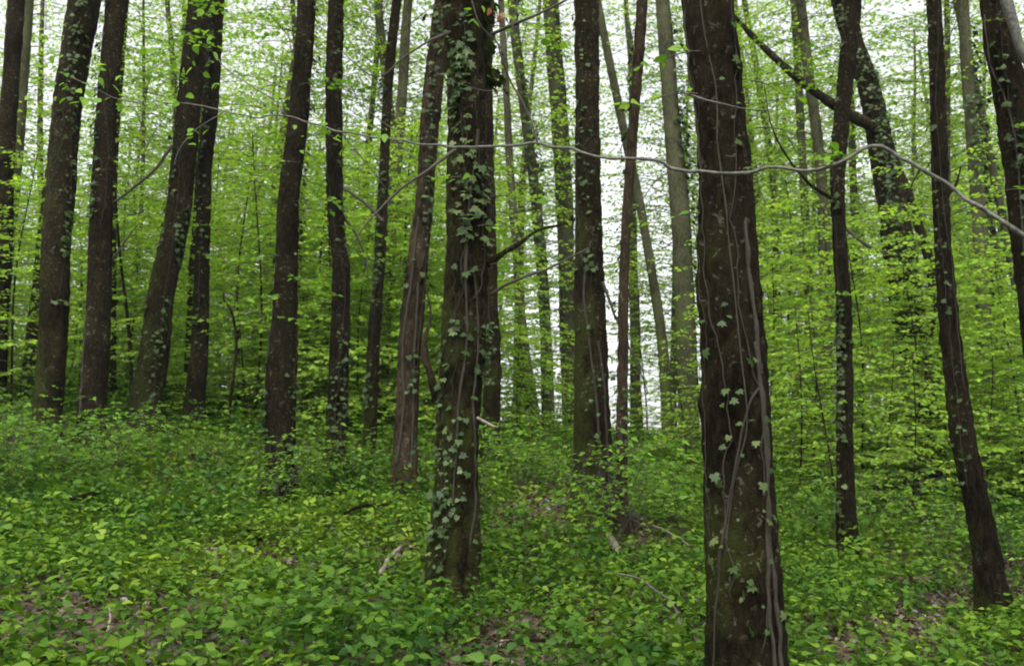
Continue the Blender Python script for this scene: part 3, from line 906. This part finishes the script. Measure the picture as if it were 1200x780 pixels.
for tw_ in [[(632, 169, 3, 3.4), (618, 130, 2.6, 3.4), (600, 98, 2.4, 3.4), (585, 62, 2.2, 3.35), (582, 50, 2, 3.35), (562, 28, 1.8, 3.3), (548, -20, 1.4, 3.3)],
            [(585, 62, 1.6, 3.35), (600, 30, 1.4, 3.4), (610, -20, 1, 3.4)],
            [(335, 136, 2, 3.9), (322, 118, 1.6, 3.9), (300, 105, 1.4, 3.9), (268, 84, 1.2, 3.95), (250, 62, 1, 4.0)],
            [(1078, 197, 2.6, 2.97), (1070, 212, 2.2, 3.0), (1062, 235, 1.8, 3.05), (1045, 262, 1.2, 3.1)],
            [(786, 200, 2, 3.2), (770, 212, 1.6, 3.2), (755, 232, 1.2, 3.2), (735, 250, 1, 3.2)],
            [(400, 155, 1.6, 3.85), (420, 180, 1.3, 3.9), (440, 205, 1, 3.95), (455, 225, .8, 4)],
            [(600, 107, 1.2, 3.4), (560, 105, 1.0, 3.4), (520, 90, .9, 3.4), (500, 75, .8, 3.4)],
            [(480, 166, 1.3, 3.7), (455, 148, 1.0, 3.7), (420, 120, .8, 3.7), (402, 100, .7, 3.75)],
            [(265, 131, 1.4, 4.0), (230, 150, 1.1, 4.0), (212, 172, 1, 4.0), (205, 190, .8, 4.0)]]:
    limb(atr, tw_, 3.5, 'twig', 'twig_pale' if tw_[0][0] < 500 else 'twig', n=24, m=6)
lv = MB()


def cluster(lv, px, py, D, n, spread, size, tpl=L_ROUND):
    n = int(n * 1.7)
    c = at(px, py, D) - aorg
    P = c + rng.normal(0, spread, (n, 3)) * np.array([1, .8, .7])
    Dd = np.stack([rng.normal(0, .8, n), rng.normal(-.2, .6, n), -rng.uniform(.1, 1.0, n)], -1)
    N = np.stack([rng.normal(0, .5, n), -rng.uniform(.1, 1, n), rng.uniform(.2, 1, n)], -1)
    place(lv, tpl, P, Dd, N, size * .8 * rng.uniform(.5, 1.15, n), np.clip(rng.normal(.45, .2, n), 0, 1))


for c_ in [(75, 95, 4.2, 9, .06, .05), (110, 115, 4.2, 8, .05, .05), (60, 75, 4.2, 5, .05, .04), (125, 82, 4.2, 4, .03, .06), (190, 60, 4.1, 8, .06, .045), (225, 25, 4.0, 7, .05, .045), (250, 45, 4.0, 6, .06, .045),
           (200, 135, 4.1, 9, .06, .045), (215, 75, 4.1, 8, .06, .05), (255, 110, 4.0, 4, .06, .045), (290, 118, 4.0, 5, .04, .045), (310, 118, 3.9, 4, .04, .045), (340, 160, 3.9, 4, .04, .045), (390, 160, 3.85, 5, .05, .045), (240, 165, 4.0, 4, .04, .045),
           (448, 158, 3.7, 2, .02, .045), (620, 163, 3.4, 2, .02, .04), (980, 185, 3.0, 2, .02, .04), (545, 8, 3.3, 3, .03, .05), (600, 20, 3.4, 3, .05, .04)]:
    cluster(lv, *c_)
link('leaves', lv.mesh('leaves', M['leaf_near']), root)
lv = MB()
for c_ in [(590, 22, 3.35, 3, .02, .045), (572, 136, 3.4, 1, .001, .035), (575, 12, 3.35, 1, .01, .04), (582, 62, 3.35, 1, .001, .02)]:
    cluster(lv, *c_)
link('withered_leaves', lv.mesh('withered_leaves', M['leaf_rust']), root)

# ------------------------------------------------------------------ crowns above the frame for the individual trees
def crown_mesh(nm, n, rad, h, leaf, seed):
    lv, wd = MB(), MB()
    for i in range(n):
        z = h * (i + .5) / n
        az = i * 2.4 + rng.normal(0, .3)
        L = rad * (.45 + .55 * math.sin(math.pi * (z / h * .85 + .1))) * rng.uniform(.7, 1.15)
        spray(lv, wd, np.array([0, 0, z]), az, L, .35, .25, leaf, L_FAR, .085, .26, .016)
    return lv.mesh(nm, M['leaf_far'], False), wd.mesh(nm + '_limbs', M['bark_far'])


HIGH = [crown_mesh('crown', 15, 2.3, 4.2, .085, i) for i in range(3)]  # unseen crowns, added so their shade keeps the trunks dark
def low_crown(seed):
    lv, wd = MB(), MB()
    for i in range(75):
        z = 9.5 * (i + rng.uniform(0, 1)) / 75
        spray(lv, wd, np.array([0, 0, z]), i * 2.4 + rng.normal(0, .4), rng.uniform(1.0, 2.3), rng.uniform(.1, .5), rng.uniform(.1, .45), .09, L_FAR, .06, .22, .010, .75)
    return lv.mesh('crown', M['leaf_far'], False), wd.mesh('limbs', M['twig'])


LOW = [low_crown(i) for i in range(3)]
for i, (root_, tr) in enumerate(CROWNS):
    P = tr['P']
    D = P[0, 1]
    if D > 15.6 and i % 5 != 1 and not (0.0 < P[0, 0] / D < .21 and i % 2):
        z0_ = tr['org'][2] + 1.8 + (i % 3) * .9
        k = int(np.argmin(np.abs(P[:, 2] - z0_)))
        lean = (P[-1] - P[k]) / (P[-1, 2] - P[k, 2])
        for nm, me in zip(('crown', 'limbs'), LOW[i % 3]):
            o_ = link(nm, me, root_)
            # follow the lean of the stem
            q = Vector((0, 0, 1)).rotation_difference(Vector(lean))
            from mathutils import Quaternion
            o_.rotation_mode = 'QUATERNION'
            o_.rotation_quaternion = q @ Quaternion((0, 0, 1), i * 1.3)
            o_.location = P[k] - tr['org']
        continue
    if i % 2:
        continue
    zmin = max(EYE[2] + .53 * D + .4, P[-1, 2] - 4.6)
    if zmin > P[-1, 2] - .5:
        continue
    k = int(np.argmin(np.abs(P[:, 2] - zmin)))
    cr, wdm = HIGH[i % 3]
    loc = P[k] - tr['org']
    rz = random.uniform(0, 6.28)
    for nm, me in (('limbs', wdm), ('crown', cr)):
        o_ = link(nm, me, root_)
        o_.location = loc
        o_.rotation_euler = (0, 0, rz)
        lean = P[-1] - P[k]
        o_.scale = (1, 1, max(.4, (P[-1, 2] - P[k, 2]) / 4.2))

# ------------------------------------------------------------------ understorey saplings and background trees (copied)
def copy_tree(o, parent=None):
    c = o.copy()
    COL.objects.link(c)
    c.parent = parent
    for ch in list(o.children):
        copy_tree(ch, c)
    return c


def make_sapling(h, n, Lmax, leaf, label, group):
    lean = np.array([rng.normal(0, .05), rng.normal(0, .05)])
    zz = np.linspace(-.15, h, 40)
    ctr = np.stack([lean[0] * zz + .06 * np.sin(zz * 1.3), lean[1] * zz + .05 * np.sin(zz * 1.7 + 1), zz], -1)
    root = empty('hornbeam_sapling', (0, 0, 0))
    tag(root, label, 'sapling', group)
    mb = MB()
    tube(mb, ctr, .022 * (h / 5) * (1 - .85 * np.clip(zz / h, 0, 1)) + .003, 8)
    link('trunk', mb.mesh('trunk', M['bark']), root)
    lv, wd = MB(), MB()
    for i in range(n):
        z = h * (.10 + .9 * (i + rng.uniform(0, 1)) / n)
        c = np.array([np.interp(z, zz, ctr[:, 0]), np.interp(z, zz, ctr[:, 1]), z])
        L = Lmax * (1 - .55 * (z / h) ** 2) * rng.uniform(.55, 1.15)
        spray(lv, wd, c, i * 2.4 + rng.normal(0, .4), L, rng.uniform(.05, .35), rng.uniform(.2, .45), leaf, L_FAR, .045, .17, .006)
    link('limbs', wd.mesh('limbs', M['twig']), root)
    link('crown', lv.mesh('crown', M['leaf_far'], False), root)
    return root


def make_back_tree(h, n, Lmax, leaf, r, zlow, label, group, mat='bark_far', seed=0):
    zz = np.linspace(-.3, h, int(h / .15))
    lx, ly = rng.normal(0, .035), rng.normal(0, .03)
    ctr = np.stack([lx * zz + .12 * np.sin(zz * .45 + seed), ly * zz + .1 * np.sin(zz * .5 + 1 + seed), zz], -1)
    rad = r * (1 - .7 * np.clip(zz / h, 0, 1)) * (1 + .5 * np.exp(-np.maximum(zz, 0) / .2))
    th = np.linspace(0, 2 * math.pi, 16, endpoint=False)
    rr = rad[:, None] * (1 + .08 * fbm(np.cos(th)[None] * 1.5 + seed, np.sin(th)[None] * 1.5, zz[:, None] * 1.5, 3, seed))
    V = np.stack([ctr[:, 0:1] + rr * np.cos(th), ctr[:, 1:2] + rr * np.sin(th), np.broadcast_to(zz[:, None], rr.shape)], -1)
    root = empty('hornbeam_tree', (0, 0, 0))
    tag(root, label, 'tree', group)
    mb = MB()
    grid(mb, V)
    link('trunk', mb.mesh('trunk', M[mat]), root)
    lv, wd = MB(), MB()
    for i in range(n):
        z = zlow + (h - zlow) * (i + rng.uniform(0, 1)) / n
        c = np.array([np.interp(z, zz, ctr[:, 0]), np.interp(z, zz, ctr[:, 1]), z])
        f = (z - zlow) / (h - zlow)
        L = Lmax * (.55 + .45 * math.sin(math.pi * min(1, f + .15))) * rng.uniform(.5, 1.15)
        spray(lv, wd, c, i * 2.4 + rng.normal(0, .4), L, rng.uniform(.2, .6), rng.uniform(.1, .4), leaf, L_FAR, .07, .24, .013, .85)
    link('limbs', wd.mesh('limbs', M['twig']), root)
    link('crown', lv.mesh('crown', M['leaf_far'], False), root)
    return root


SAPL = 'young hornbeam sapling in fresh lime green leaf behind the dark trunks'
SAPG = 'hornbeam saplings filling the wood behind the trunks'
TRL = 'distant slender tree in pale spring leaf against the white sky'
TRG = 'distant trees beyond the ridge'
saps = [make_sapling(h, n_, L, lf, SAPL, SAPG) for h, n_, L, lf in [(5.2, 66, 1.6, .078), (3.6, 48, 1.35, .075), (6.8, 80, 1.75, .08), (2.2, 30, 1.0, .07), (4.4, 54, 1.8, .078)]]
trees = [make_back_tree(h, n_, L, lf, r, zl, TRL, TRG, seed=s_) for s_, (h, n_, L, lf, r, zl) in enumerate([(13, 110, 2.5, .095, .12, 2.4), (11, 95, 2.2, .095, .09, 2.0), (14, 105, 2.5, .10, .14, 3.8), (9.5, 85, 2.1, .09, .07, 1.4)])]

prs = np.random.default_rng(21)


def scatter(protos, spots, smin, smax):
    for i, (x, y, k) in enumerate(spots):
        pr = protos[k % len(protos)]
        o = pr if not pr.get('used') else copy_tree(pr)
        if not pr.get('used'):
            pr['used'] = 1
        s = prs.uniform(smin, smax)
        o.location = (x, y, g(x, y))
        o.rotation_euler = (0, 0, prs.uniform(0, 6.28))
        o.scale = (s, s, s)


spots = []
stems = [tr['P'][len(tr['P']) // 4][:2] for tr in T.values()]


def tryspot(px, D, k, mind, lst):
    x = (px - 600) / F * D * 1.01
    q = np.array([x, D])
    if any(np.hypot(*(q - s_)) < .5 for s_ in stems):
        return
    if any(math.hypot(x - a, D - b_) < mind for a, b_, _ in lst):
        return
    lst.append((x, D, k))


# saplings: dense at left and right, a more open lane right of the middle
for _ in range(900):
    px = prs.uniform(-260, 1460)
    D = prs.uniform(13.5, 27)
    dens = .75
    if 570 < px < 860:
        dens = .07
    if 860 <= px < 960:
        dens = .5
    if prs.random() > dens:
        continue
    k = int(prs.integers(0, 5))
    if 570 < px < 860:
        k = 3 if D < 20 else 1
    if px >= 860:
        k = [1, 3, 4, 1, 0][k]
    tryspot(px, D, k, 1.1, spots)
    if len(spots) >= 165:
        break
for px, D, k in [(1035, 12.6, 3), (1075, 13.2, 1), (1010, 13.6, 1), (930, 12.6, 3), (955, 13.8, 1), (905, 14.2, 1), (1150, 12.8, 3), (1190, 13.6, 1), (1120, 14.2, 4), (1230, 12.2, 1), (1060, 11.6, 3), (970, 11.8, 3),
                 (800, 14.5, 3), (640, 15, 3), (300, 14, 1), (420, 14.2, 1), (470, 15, 4), (360, 15.5, 0), (275, 15, 4), (520, 16, 1), (150, 15.2, 1), (10, 13.5, 1), (90, 15.5, 1)]:
    spots.append(((px - 600) / F * D, D, k))
scatter(saps, spots, .85, 1.2)
sh = empty('leafy_shrub', (0, 0, 0))
tag(sh, 'knee-high leafy shrub standing above the herbs on the slope', 'shrub', 'leafy shrubs among the trunks')
shm, shl = MB(), MB()
for i in range(9):
    a_ = i * 2.4
    t_ = np.linspace(0, 1, 8)[:, None]
    Ls = rng.uniform(.45, .95)
    sx = np.array([math.cos(a_), math.sin(a_), 0]) * rng.uniform(.2, .6)
    path = sx * t_ * Ls + UP * t_ * Ls
    tube(shm, path, .004 * (1 - .7 * t_[:, 0]), 4, caps=False)
    for k_ in range(3, 8):
        spray(shl, shm, path[k_], rng.uniform(0, 6.28), rng.uniform(.15, .32), .1, .3, .06, L_FINE, .045, .1, .002)
link('stems', shm.mesh('stems', M['twig']), sh)
link('foliage', shl.mesh('foliage', M['leaf_near'], False), sh)
shs = []
for px, D in [(60, 9.2), (35, 9.8), (85, 9.6), (110, 9.0), (20, 8.6), (125, 10.2), (330, 8.9), (365, 9.2), (690, 8.0), (715, 7.8), (740, 8.6), (560, 9.4), (610, 10.5), (655, 10.8), (780, 9.8), (800, 8.6), (930, 9.6), (960, 10.4),
              (1030, 10.2), (1090, 9.8), (1120, 10.6), (1190, 9.2), (1060, 11.2), (430, 9.8), (250, 10.8), (190, 11.2), (150, 10.4), (-20, 9), (1230, 8.2), (500, 10.2), (20, 11.5), (900, 12), (1000, 12)]:
    shs.append(((px - 600) / F * D, D, 0))
scatter([sh], shs, .6, 1.05)
tsp = []
for _ in range(600):
    px = prs.uniform(-250, 1450)
    D = prs.uniform(19, 46)
    if 590 < px < 850 and prs.random() < .88:
        continue
    if (px < 130 or 870 < px) and prs.random() < .5:
        continue
    tryspot(px, D, int(prs.integers(0, 4)), 1.9, tsp)
    if len(tsp) >= 98:
        break
scatter(trees, tsp, .85, 1.15)
for pr in saps + trees + [sh]:
    if 'used' in pr:
        del pr['used']
for o_ in bpy.data.objects:
    if 'used' in o_:
        del o_['used']

# ------------------------------------------------------------------ undergrowth and litter
def visible_area(n, d0, d1, margin=1.2):
    D = np.sqrt(rng.uniform(d0 ** 2, d1 ** 2, n))
    x = rng.uniform(-1, 1, n) * (.54 * D + margin)
    return x, D


GAPS = [(60, 745, 110, 38), (190, 760, 90, 20), (660, 590, 60, 28), (720, 650, 45, 25), (640, 720, 70, 26), (1090, 705, 80, 28), (1080, 745, 60, 20), (460, 655, 30, 20), (700, 600, 50, 22), (560, 770, 50, 15), (40, 640, 30, 14), (1000, 770, 50, 14), (90, 700, 60, 14), (800, 770, 30, 30)]


def project(x, y, z):
    dx, dy, dz = x - EYE[0], y - EYE[1], z - EYE[2]
    dep = dy * math.cos(PITCH) + dz * math.sin(PITCH)
    up_ = -dy * math.sin(PITCH) + dz * math.cos(PITCH)
    return 600 + F * dx / dep, 390 - F * up_ / dep


def cover(x, y, z):
    """how thickly plants grow: patchy, with the bare litter patches of this slope"""
    c = .5 + .75 * fbm(x * .9 + 3, y * .9, 0, 3, 41) + .35 * fbm(x * 3.2, y * 3.2, 0, 2, 43)
    c = c + .42
    px, py = project(x, y, z)
    for a, b_, ra, rb in GAPS:
        c = c - .68 * np.exp(-(((px - a) / ra) ** 2 + ((py - b_) / rb) ** 2))
    return c


def undergrowth(n, d0, d1, tpl, hmin, hmax, size, pairs, name, lab, stems_=True, low=0.0):
    x, y = visible_area(n, d0, d1)
    z = zg(x, y)
    c = cover(x, y, z)
    ok = rng.random(n) < np.clip(c, low, 1)
    for tr in T.values():
        k = int(np.argmin(np.abs(tr['P'][:, 2] - tr['org'][2])))
        ok &= np.hypot(x - tr['P'][k, 0], y - tr['P'][k, 1]) > tr['R'][k] * 1.1
    x, y, z, c = x[ok], y[ok], z[ok], c[ok]
    n = len(x)
    h = rng.uniform(hmin, hmax, n) * (.6 + .5 * np.clip(c, 0, 1)) * (1 + .5 * (fbm(x * 1.7, y * 1.7, 0, 2, 77) > .45))
    lx, ly = rng.normal(0, .25, n), rng.normal(0, .25, n) - .05
    a0 = rng.uniform(0, 6.28, n)
    base = np.stack([x, y, z], -1)
    tipv = np.stack([lx, ly, np.ones(n)], -1) * h[:, None]
    ptint = rng.normal(.42, .16, n) + .22 * fbm(x * 1.1, y * 1.1, 0, 2, 55)
    lv = MB()
    psz = rng.uniform(.75, 1.25, n)
    for k in range(pairs):
        f = (k + 1) / pairs
        f2 = .35 + .65 * f
        for sgn in (0, math.pi):
            keep = rng.random(n) < .9
            a = a0 + k * 1.57 + sgn + rng.normal(0, .25, n)
            out = np.stack([np.cos(a), np.sin(a), np.zeros(n)], -1)
            P = base + tipv * f2 + out * .008
            D = out + UP * rng.uniform(-.75, .3, n)[:, None] + (UP * .3 if k == pairs - 1 else 0)
            N = UP + rng.normal(0, .5, (n, 3))
            S = size * psz * (1.0 - .25 * abs(f - .7)) * rng.uniform(.7, 1.15, n)
            tint = np.clip(ptint + .12 * (k == pairs - 1) + rng.normal(0, .08, n), 0, 1)
            place(lv, tpl, P[keep], D[keep], N[keep], S[keep], tint[keep], 1.12)
    if stems_:
        tv = (np.array([(-.5, 0, 0), (.5, 0, 0), (.25, 1, 0), (-.25, 1, 0)], float), [(0, 1, 2, 3)])
        place(lv, tv, base - UP * .02, tipv, np.stack([np.cos(a0), np.sin(a0), np.zeros(n)], -1), h + .02, np.full(n, .15), .004 / np.maximum(h, .05) * 1.0)
    o = link(name, lv.mesh(name, M['leaf_ground']))
    tag(o, lab, None, None, 'stuff')
    return o


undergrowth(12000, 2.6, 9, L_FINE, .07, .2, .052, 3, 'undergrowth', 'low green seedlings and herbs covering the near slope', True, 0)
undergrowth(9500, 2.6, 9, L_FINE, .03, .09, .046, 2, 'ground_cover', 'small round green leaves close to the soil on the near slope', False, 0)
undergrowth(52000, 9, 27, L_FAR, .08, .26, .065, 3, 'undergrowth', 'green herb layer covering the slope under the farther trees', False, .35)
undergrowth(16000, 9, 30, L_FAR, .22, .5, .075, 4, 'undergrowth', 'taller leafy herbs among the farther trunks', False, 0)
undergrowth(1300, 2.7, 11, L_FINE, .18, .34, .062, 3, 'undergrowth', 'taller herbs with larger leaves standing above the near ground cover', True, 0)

# fallen leaves
n_ = 60000
x, y = visible_area(n_, 2.5, 14)
z = zg(x, y) + .012 + rng.uniform(0, .02, n_)
a = rng.uniform(0, 6.28, n_)
D = np.stack([np.cos(a), np.sin(a), rng.normal(0, .3, n_)], -1)
N = UP + rng.normal(0, .55, (n_, 3))
lv = MB()
place(lv, L_CURL, np.stack([x, y, z], -1), D, N, rng.uniform(.025, .065, n_), np.clip(rng.normal(.4, .24, n_), 0, 1), 1.15)
o = link('fallen_leaves', lv.mesh('fallen_leaves', M['leaf_dead']))
tag(o, 'brown fallen leaves lying on the soil', None, None, 'stuff')


# ------------------------------------------------------------------ dead wood and twigs on the slope
def lying(name, pts, label, cat, mat='twig', n=30, m=8, side=None):
    Q = []
    for px, py, wpx, D, lift in pts:
        p = at(px, py, D)
        Q.append([p[0], p[1], g(p[0], p[1]) + lift, wpx / 2 / F * D])
    Q = np.array(Q)
    org = Q[0, :3].copy()
    QW = catmull(Q, n)
    P = QW[:, :3] + .006 * np.stack([fbm(QW[:, 0] * 12 + i * 5, QW[:, 1] * 12, 0, 2, i) for i in range(3)], -1)
    mb = MB()
    tube(mb, P - org, np.maximum(QW[:, 3], .001) * (1 + .15 * fbm(QW[:, 0] * 40, QW[:, 1] * 40, 0, 2, 3)), m)
    o = link(name, mb.mesh(name, M[mat]))
    o.location = org
    tag(o, label, cat)


def dist(px, py, lift=0.1):
    """distance at which the ray of pixel (px, py) meets the slope raised by lift"""
    Ds = np.linspace(2.5, 25, 500)
    P = np.array([at(px, py, d) for d in Ds])
    k = np.argmax(P[:, 2] < zg(P[:, 0], P[:, 1]) + lift)
    return float(Ds[k])


def lie(name, pts, label, cat, lift=.12, mat='twig'):
    lying(name, [(a, b_, w_, dist(a, b_, lift), lift) for a, b_, w_ in pts], label, cat, mat)


lie('broken_stick', [(446, 672, 5), (455, 656, 5), (470, 640, 4)], 'short pale broken stick among the herbs left of the ivy-hung trunk', 'stick', .15, 'dead')
lie('arching_twig', [(718, 674, 2.5), (745, 678, 2.8), (775, 697, 3), (790, 712, 3), (797, 735, 3)], 'thin curved twig arching over the herbs left of the thickest trunk', 'twig', .2, 'twig_pale')
lie('dark_twig', [(404, 602, 4), (425, 594, 4), (455, 591, 3)], 'dark twig lying on the herbs below the reddish flaking trunk', 'twig', .2, 'bark')
lie('dark_twig', [(82, 584, 4), (100, 582, 7), (112, 577, 7), (124, 568, 4)], 'dark mossy branch end poking out of the herbs at the left', 'branch', .18, 'bark')
lie('fallen_branch', [(670, 585, 4), (690, 592, 4), (712, 598, 4), (735, 606, 3), (765, 622, 3)], 'fallen branch lying in front of the thin pale stem', 'branch', .1, 'twig')
lie('rotten_wood', [(708, 622, 8), (714, 632, 12), (720, 640, 10), (724, 648, 6)], 'pale lump of rotten wood on the litter below the thin pale stem', 'log', .1, 'dead')
lie('pale_twig', [(765, 615, 2.5), (790, 628, 2.5), (808, 640, 2)], 'thin pale stick slanting just left of the thickest trunk', 'stick', .15, 'dead')
lie('short_log', [(278, 618, 7), (290, 619, 9), (303, 621, 7)], 'short brown log end among the herbs below the bulging trunk', 'log', .12, 'bark_red')
lie('pale_twig', [(125, 740, 3), (128, 728, 3), (128, 712, 2)], 'pale upright stick at the bottom left', 'stick', .08, 'dead')
lie('dark_twig', [(1180, 760, 6), (1195, 762, 8), (1215, 766, 8)], 'dark piece of wood at the bottom right corner', 'log', .1, 'bark')

p_ = at(1097, 552, 13.5)
mb = MB()
tube(mb, np.array([[0, 0, -.1], [.06, 0, .25], [.11, .02, .45], [.14, .03, .62]]), [.02, .019, .016, .012], 7)
o = link('leaning_stick', mb.mesh('leaning_stick', M['dead']))
o.location = (p_[0], 13.5, g(p_[0], 13.5))
tag(o, 'pale broken stick leaning at the foot of the big pale leaning tree', 'stick')

# withered fern of last year
fo = at(1060, 690, dist(1060, 690, .1))
org = np.array([fo[0], fo[1], g(fo[0], fo[1])])
root = empty('withered_fern', org)
tag(root, 'withered tan fern lying between the two slim trunks at the right', 'fern')
for k in range(7):
    a = R(10 + k * 27)
    L = rng.uniform(.22, .34)
    t = np.linspace(0, 1, 24)
    h = np.array([math.cos(a), -.5 * math.sin(a), 0])
    ax_ = t[:, None] * h * L + UP * (.1 + .10 * np.sin(t * 2.6))[:, None]
    mb = MB()
    tube(mb, ax_, .003 * (1 - .7 * t), 4)
    s_ = norm(np.cross(UP, h))
    for sg in (1, -1):
        place(mb, L_FAR, ax_[2:], np.tile(s_ * sg + h * .3, (22, 1)) - UP * .2, np.tile(UP, (22, 1)), .05 * np.sin(t[2:] * 2.7 + .3) + .008, np.clip(rng.normal(.7, .1, 22), 0, 1), .35)
    link('frond', mb.mesh('frond', M['leaf_dead']), root)

# ------------------------------------------------------------------ thin haze, added to pale the far trunks as veiling glare would
HAZE = 0.0004
x0, x1, y0, y1, z0, z1 = -270, 270, -40, 330, -8, 40
V = [(a, b_, c) for a in (x0, x1) for b_ in (y0, y1) for c in (z0, z1)]
me = bpy.data.meshes.new('haze')
me.from_pydata(V, [], [(0, 1, 3, 2), (4, 6, 7, 5), (0, 4, 5, 1), (2, 3, 7, 6), (0, 2, 6, 4), (1, 5, 7, 3)])
m, n, o = newmat('added_haze')
pv = n.nodes.new('ShaderNodeVolumePrincipled')
pv.inputs['Color'].default_value = (.93, .96, .95, 1)
pv.inputs['Density'].default_value = HAZE
n.links.new(pv.outputs[0], o.inputs['Volume'])
me.materials.append(m)
tag(link('haze', me), 'thin added haze veiling the far trunks', None, None, 'stuff')
